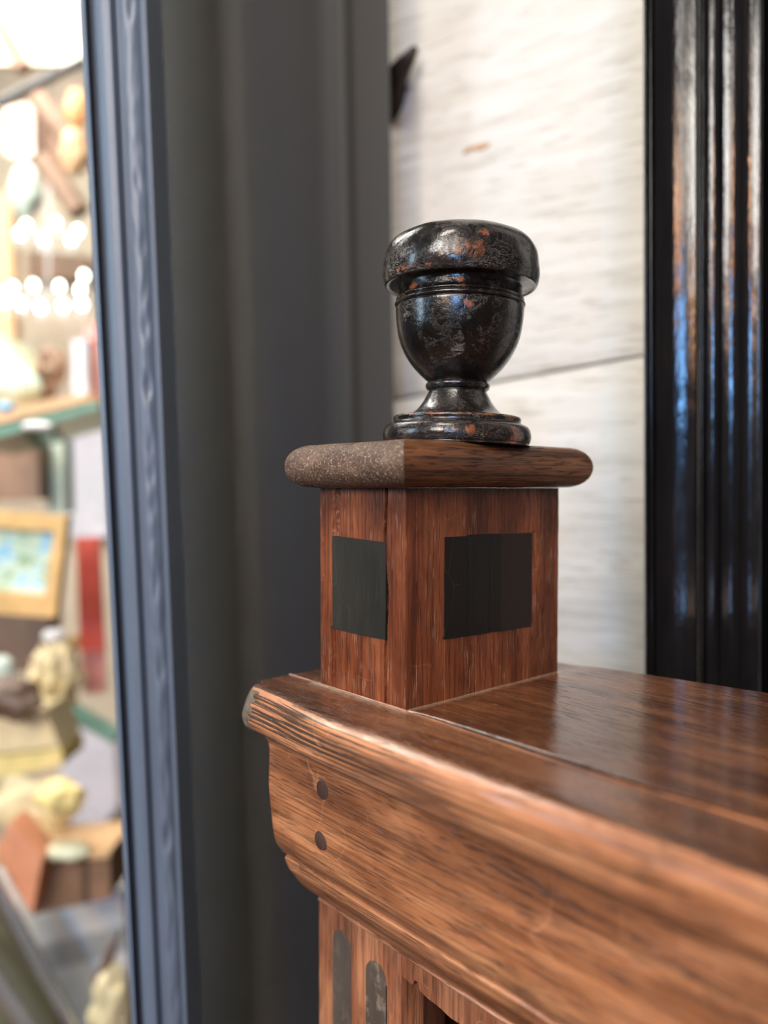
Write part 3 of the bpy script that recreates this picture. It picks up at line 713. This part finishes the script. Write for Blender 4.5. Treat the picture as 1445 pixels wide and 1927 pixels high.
# ---- turned urn finial
fp = [(0.0, 0.0), (0.0310, 0.0), (0.0335, 0.0012), (0.0344, 0.0036), (0.0342, 0.0062), (0.0330, 0.0088), (0.0305, 0.0102), (0.0296, 0.0106), (0.0294, 0.0114), (0.0295, 0.0128), (0.0285, 0.0136), (0.0245, 0.0142), (0.0215, 0.0148),
      (0.0190, 0.0166), (0.0165, 0.0196), (0.0148, 0.0226), (0.0136, 0.0250), (0.0133, 0.0258), (0.0142, 0.0262), (0.0148, 0.0272), (0.0149, 0.0284), (0.0144, 0.0292), (0.0137, 0.0297), (0.0148, 0.0306), (0.0172, 0.0328), (0.0205, 0.0362), (0.0236, 0.0404), (0.0264, 0.0456), (0.0282, 0.0510), (0.0292, 0.0570),
      (0.0296, 0.0618), (0.0296, 0.0634), (0.0292, 0.0640), (0.0299, 0.0645), (0.0302, 0.0652), (0.0298, 0.0660), (0.0292, 0.0664), (0.0296, 0.0669), (0.0296, 0.0676), (0.0288, 0.0688), (0.0284, 0.0710), (0.0285, 0.0728), (0.0290, 0.0733), (0.0318, 0.0737), (0.0332, 0.0738), (0.0344, 0.0733), (0.0352, 0.0740), (0.0358, 0.0765), (0.0361, 0.0800),
      (0.0358, 0.0850), (0.0346, 0.0895), (0.0322, 0.0930), (0.0285, 0.0955), (0.0230, 0.0970), (0.0140, 0.0977), (0.0, 0.0979)]
fin_v, fin_f = lathe(smooth_prof(fp, 4), 144, lambda a, z_: 0.00022 * nf3(math.cos(a) * 2, math.sin(a) * 2, z_ * 60) + (0.0005 * nf3(math.cos(a) * 3.2, math.sin(a) * 3.2, z_ * 130) if z_ > 0.074 else 0))
fin = part('finial', (fin_v, fin_f), M['finial'], smooth=50)
fin['label'] = 'black turned urn finial, worn to orange wood at its rims'
fin.location = (-0.0215, 0.0525, HZ + ZC1 - 0.0003)
# leans a touch to the right as seen from the front corner
lean_axis = Matrix.Rotation(-TH, 3, 'Z') @ Vector((0, 1, 0))
fin.rotation_euler = Matrix.Rotation(R(1.3), 3, lean_axis).to_euler()

M['hook'] = paint('dark_horn', srgb(44, 34, 28), 0.45, 0.3, (40, 40, 40))
# ================================================================== WALL HOOK behind the finial
pts = [at(738, 215, .705), at(737, 190, .695)]
for px_, py_, dd in ((739, 168, .688), (746, 146, .680), (757, 127, .674), (770, 108, .668), (783, 88, .664)): pts.append(at(px_, py_, dd))
pts2 = [tuple(p) for p in pts]; sm = smooth_prof(pts2, 6)
rad = [0.0125 - 0.0100 * (k / (len(sm) - 1)) ** 2.2 for k in range(len(sm))]
hk = obj('wall_hook', *tube(sm, rad, 16), M['dkbrown'], None)
hk.data.materials[0] = M['hook']; tag(hk, 'dark pointed wooden hook curling out from behind the charcoal pilaster on white planks', 'hook')

# ================================================================== THINGS BEHIND THE GLASS (blurred in the photo)
def thing(name, vf, m, label, cat, group=None, smooth=35):
    vf = (list(map(Vector, vf[0])), vf[1]); c_ = sum(vf[0], Vector()) / len(vf[0]); zmin = min(p.z for p in vf[0])
    o_ = Vector((c_.x, c_.y, zmin)); ob = obj(name, [p - o_ for p in vf[0]], vf[1], m, None, smooth); ob.location = o_
    return tag(ob, label, cat, group)
def child(name, par, vf, m, smooth=35):
    return obj(name, [Vector(p) - par.location for p in vf[0]], vf[1], m, par, smooth)
def slab(pix, D, th, r=0.0):
    """polygon on the photo at distance D, solid of thickness th going back"""
    a = [at(x, y, D) for x, y in pix]; b_ = [p + Vector((0, th, 0)) for p in a]
    return sweep_closed([a, b_])
def lump(px_, py_, D, rx, ry, rz, seed=0, rough=0.25, fr=2.0):
    bm = bmesh.new(); bmesh.ops.create_icosphere(bm, subdivisions=4, radius=1)
    c_ = at(px_, py_, D); s_ = D / F
    for q in bm.verts:
        k = 1 + rough * nf3(q.co.x * fr + seed, q.co.y * fr, q.co.z * fr)
        q.co = c_ + Vector((q.co.x * rx * s_ * k, q.co.y * ry * s_ * k, q.co.z * rz * s_ * k))
    vv = [q.co.copy() for q in bm.verts]; ff_ = [tuple(q.index for q in p.verts) for p in bm.faces]; bm.free(); return vv, ff_
def bar(a, b_, D, w): return tube([at(*a, D), at((a[0] + b_[0]) / 2, (a[1] + b_[1]) / 2, D), at(*b_, D)], w * D / F, 10)

# two-tier chandelier
DC = 1.9
ch = empty('chandelier', at(92, 380, DC)); tag(ch, 'two-tier chandelier of small white lit bulbs seen through the window glass', 'chandelier')
def chp(name, vf, m): return obj(name, [Vector(p) - ch.location for p in vf[0]], vf[1], m, ch, 40)
cc1, cc2 = at(92, 455, DC), at(80, 570, DC)
def torus_at(c_, r, t_): return tube([c_ + Vector((r * math.cos(2 * math.pi * k / 32), r * math.sin(2 * math.pi * k / 32), 0)) for k in range(33)], t_, 8)
chp('ring', torus_at(cc1, 0.075, 0.0022), M['grey']); chp('ring', torus_at(cc2, 0.12, 0.0022), M['grey'])
chp('stem', tube([at(92, -250, DC), at(92, 300, DC), at(90, 600, DC)], 0.003, 8), M['grey'])
for px_, py_ in ((49, 424.5), (37, 440), (105, 420.5), (82, 450), (146, 435), (134, 450), (158, 519.5), (24, 542), (63, 537), (112, 539), (151, 545), (1, 553), (11, 566), (40, 572), (76, 578), (118, 576), (154, 573)):
    up1 = py_ < 480; cc = cc1 if up1 else cc2; R_ = 0.075 if up1 else 0.12; c0_ = 92 if up1 else 80
    back = py_ < ((cc1 if up1 else cc2) and (438 if up1 else 560))
    p = at(px_, py_, DC); dx = max(-R_, min(R_, p.x - cc.x)); dy = math.sqrt(max(0, R_ * R_ - dx * dx)) * (1 if back else -1)
    p = CAM + ray(px_, py_) * (DC + dy)
    chp('candle', tube([p + Vector((0, 0, -0.03)), p + Vector((0, 0, -0.018)), p + Vector((0, 0, -0.008))], 0.003, 8), M['white'])
    vv, ff_ = lathe(smooth_prof([(0.0, -0.010), (0.005, -0.008), (0.0078, 0.0), (0.005, 0.008), (0.0, 0.012)], 3), 12)
    chp('bulb', ([q + p for q in vv], ff_), M['bulb'])

D1 = 1.25
G = 'items stacked behind the window glass'
def T(name, vf, m, label, cat): return thing(name, vf, M[m], label, cat)
T('wall_panel', slab([(-60, -60), (100, -60), (170, -60), (170, 120), (-60, 120)], 1.75, 0.02), 'beige', 'pale beige board above the black rod behind the window', 'board')
T('display_rod', bar((-80, 235), (165, 110), 1.3, 9), 'black', 'black sloping rod high behind the window glass', 'rod')
T('wooden_strut', bar((-60, -60), (45, 130), 1.45, 16), 'brown', 'brown sloping strut crossing the top left of the window', 'strut')
T('wooden_strut', bar((60, 170), (150, 290), 1.40, 20), 'brown', 'short brown strut hanging just under the black rod', 'strut')
T('wooden_strut', bar((82, 300), (150, 400), 1.42, 20), 'brown', 'brown strut just above the top ring of chandelier bulbs', 'strut')
T('paper_parcel', slab([(5, 205), (62, 190), (64, 290), (30, 300), (6, 285)], 1.5, 0.04), 'rose', 'pale pink parcel under the left end of the black rod', 'parcel')
T('carved_plaque', slab([(62, 210), (125, 215), (135, 320), (66, 320)], 1.55, 0.02), 'brown', 'mid-brown plaque right of the pale pink parcel', 'plaque')
T('paper_lantern', lump(146, 205, 1.35, 24, 20, 34, 3, 0.2), 'orange', 'glowing orange paper lantern beside the window frame, above its paler twin', 'lantern')
T('paper_lantern', lump(142, 285, 1.36, 26, 20, 44, 9, 0.25), 'tan', 'pale peach paper lantern hanging below the orange one', 'lantern')
T('ceramic_vase', lump(50, 360, 1.5, 28, 26, 50, 5, 0.15), 'mint', 'pale mint vase above the left of the chandelier bulbs', 'vase')
T('wooden_post', slab([(-30, 370), (22, 360), (26, 640), (-30, 640)], 2.3, 0.05), 'tan', 'tan wooden post left of and behind the chandelier', 'post')
T('wall_mounted_cabinet', slab([(50, 470), (165, 480), (165, 525), (50, 525)], 2.8, 0.1), 'brown', 'brown cabinet between the two chandelier tiers', 'cabinet')
T('glass_shelf', merge(slab([(-80, 822), (185, 756), (185, 770), (-80, 846)], 1.15, 0.18)), 'shelf_glass', 'green-edged glass shelf sloping across the middle of the window', 'shelf')
T('lamp_shade', slab([(-60, 615), (8, 632), (62, 700), (-60, 706)], 1.22, 0.08), 'sage', 'pale sage lampshade on the left of the glass shelf', 'lampshade')
T('ceramic_bowl', lump(20, 728, 1.2, 60, 40, 34, 2, 0.1), 'mint', 'mint green bowl under the sage lampshade', 'bowl')
T('carved_figure', merge(lump(96, 690, 1.25, 26, 20, 36, 7, 0.5), lump(80, 735, 1.25, 24, 20, 22, 1, 0.4)), 'brown', 'small brown carved figure standing on the glass shelf', 'figurine')
T('white_candle', slab([(135, 640), (162, 636), (164, 745), (137, 748)], 1.22, 0.03), 'lilac', 'thick white candle on the right end of the glass shelf', 'candle')
T('red_candle', slab([(160, 610), (182, 606), (186, 755), (163, 758)], 1.30, 0.03), 'pink', 'slim pinkish red candle beside the window frame', 'candle')
T('wooden_tray', slab([(-60, 775), (160, 740), (172, 755), (-60, 811)], 1.15, 0.10), 'tan', 'tan wooden tray lying along the glass shelf', 'tray')
T('blue_glint', lump(10, 767, 1.05, 17, 12, 10, 4, 0.05), 'blue', 'small bright blue lump standing in for a glint on the left of the shelf', 'dish')  # solid blue lump in place of a cyan highlight
T('white_glint', lump(70, 802, 1.05, 30, 14, 9, 4, 0.05), 'white', 'white lump standing in for a glint in front of the glass shelf edge', 'dish')  # white lump in place of a highlight by the shelf edge
T('wooden_box', slab([(-60, 840), (72, 830), (74, 940), (-60, 945)], 1.4, 0.1), 'brown', 'dark brown box under the glass shelf', 'box')
T('porcelain_column', slab([(85, 830), (120, 826), (124, 965), (90, 968)], 1.45, 0.04), 'mint', 'pale green column just right of the brown box', 'column')
T('hanging_curtain', slab([(125, 780), (200, 775), (205, 1010), (130, 1012)], 2.84, 0.06), 'lilac', 'pale lilac cloth hanging above the red banner', 'curtain')
# gilt frame
fr = empty('picture_frame', at(50, 1160, 1.1)); tag(fr, 'gilt picture frame around a small blue and green landscape', 'picture')
o4, i4 = [(-60, 958), (126, 972), (104, 1163), (-60, 1150)], [(-60, 990), (101, 1000), (84, 1120), (-60, 1110)]
def frp(name, vf, m): return obj(name, [Vector(p) - fr.location for p in vf[0]], vf[1], m, fr, 30)
bars = []
for k in range(4):
    q = (k + 1) % 4; bars.append(slab([o4[k], o4[q], i4[q], i4[k]], 1.10, 0.02))
frp('frame', merge(*bars), M['gold']); frp('picture', slab(i4, 1.112, 0.004), M['print'])
T('hanging_banner', slab([(143, 1012), (186, 1010), (196, 1224), (150, 1226)], 1.3, 0.008), 'red', 'red hanging strip beside the window frame', 'banner')
T('paper_tag', slab([(152, 1227), (196, 1225), (198, 1304), (158, 1306)], 1.31, 0.006), 'pink', 'pink strip hanging just below the red one', 'banner')
T('carved_board', slab([(-60, 1150), (95, 1160), (85, 1262), (-60, 1270)], 1.35, 0.05), 'dkbrown', 'dark brown board standing behind the gilt picture', 'board')
T('porcelain_cup', lump(104, 1197, 1.2, 23, 20, 14, 1, 0.1), 'white', 'white cup right of the dark board below the gilt frame', 'cup')
T('porcelain_cup', lump(4, 1258, 1.15, 24, 20, 24, 6, 0.1), 'mint', 'pale mint cup at the left edge below the gilt frame', 'cup')
T('brass_knob', lump(138, 1208, 1.25, 12, 10, 14, 6, 0.1), 'gold', 'small brass knob between white cup and red strip', 'knob')
T('shell_cluster', lump(105, 1270, 1.25, 44, 30, 56, 8, 0.55, 3), 'cream', 'cream cluster of shells right of the mint cup', 'shells')
T('dark_stone', lump(22, 1315, 1.12, 56, 30, 38, 2, 0.3), 'dkbrown', 'dark brown stone above the cream boxes', 'stone')
T('glass_plate', slab([(50, 1295), (215, 1392), (212, 1400), (48, 1305)], 1.32, 0.05), 'shelf_glass', 'lower glass shelf edge sloping down to the window frame', 'shelf')
T('hanging_cloth', slab([(105, 1330), (215, 1395), (222, 1520), (150, 1600), (115, 1500)], 2.84, 0.06), 'lilac', 'pale bluish cloth behind the lower glass edge', 'cloth')
T('cream_box', slab([(-60, 1360), (85, 1335), (112, 1405), (-60, 1425)], 1.15, 0.08), 'cream', 'cream lidded box, upper of the two at the left edge', 'box')
T('straw_box', slab([(-60, 1430), (116, 1409), (118, 1440), (-60, 1475)], 1.15, 0.08), 'yellow', 'straw yellow flat box under the cream box', 'box')
T('rough_mineral', lump(60, 1518, 1.14, 84, 24, 52, 12, 0.45, 1.6), 'cream', 'large rough straw-coloured rock in the lower window', 'rock')
T('rough_mineral', lump(112, 1500, 1.05, 40, 28, 30, 4, 0.4, 1.6), 'yellow', 'bright yellow lump on the straw-coloured rock', 'rock')
T('terracotta_pyramid', slab([(-10, 1600), (22, 1545), (80, 1615), (60, 1722), (20, 1660)], 1.02, 0.04), 'terracotta', 'orange terracotta pyramid left of the wooden crate', 'ornament')
T('sage_dish', lump(125, 1602, 1.05, 44, 24, 17, 2, 0.1), 'sage', 'pale sage dish lying on the wooden crate', 'dish')
cr0 = T('wooden_crate', slab([(58, 1632), (206, 1612), (208, 1690), (62, 1722)], 1.06, 0.10), 'brown', 'brown wooden crate with a tan rim low in the window', 'crate')
child('rim', cr0, slab([(-30, 1618), (206, 1603), (206, 1614), (-30, 1632)], 1.05, 0.10), M['tan'])
child('strap', cr0, slab([(150, 1622), (162, 1620), (163, 1700), (152, 1703)], 1.055, 0.004), M['dkbrown'])
pl = T('stepped_plinth', slab([(-60, 1640), (70, 1724), (232, 1674), (236, 1740), (60, 1785), (-60, 1780)], 1.18, 0.2), 'white', 'white and grey stepped plinth at the foot of the window, under the crate', 'plinth')
child('step', pl, slab([(60, 1786), (236, 1741), (240, 1790), (90, 1828)], 1.18, 0.2), M['grey'])
child('step', pl, slab([(90, 1829), (240, 1791), (244, 1990), (70, 1990)], 1.18, 0.2), M['white'])
T('olive_board', slab([(-60, 1640), (95, 1870), (130, 1990), (-60, 1990)], 1.04, 0.02), 'olive', 'dark olive board between the two chrome tubes', 'board')
T('chrome_tube', bar((-40, 1600), (170, 1990), 1.0, 12), 'chrome', 'chrome tube running down beside the pale steps', 'tube')
T('chrome_tube', bar((-60, 1765), (90, 1990), 0.98, 14), 'chrome', 'lower chrome tube at the bottom left corner', 'tube')
T('coral_piece', lump(205, 1900, 1.0, 38, 28, 80, 3, 0.4, 2), 'cream', 'cream coral piece at the bottom beside the window frame', 'coral')
T('antler_tip', tube([at(188, 1850, 1.0), at(205, 1800, 1.0), at(226, 1750, 1.0)], [0.009, 0.007, 0.002], 10), 'dkbrown', 'brown antler tip pointing up above the cream coral', 'antler')
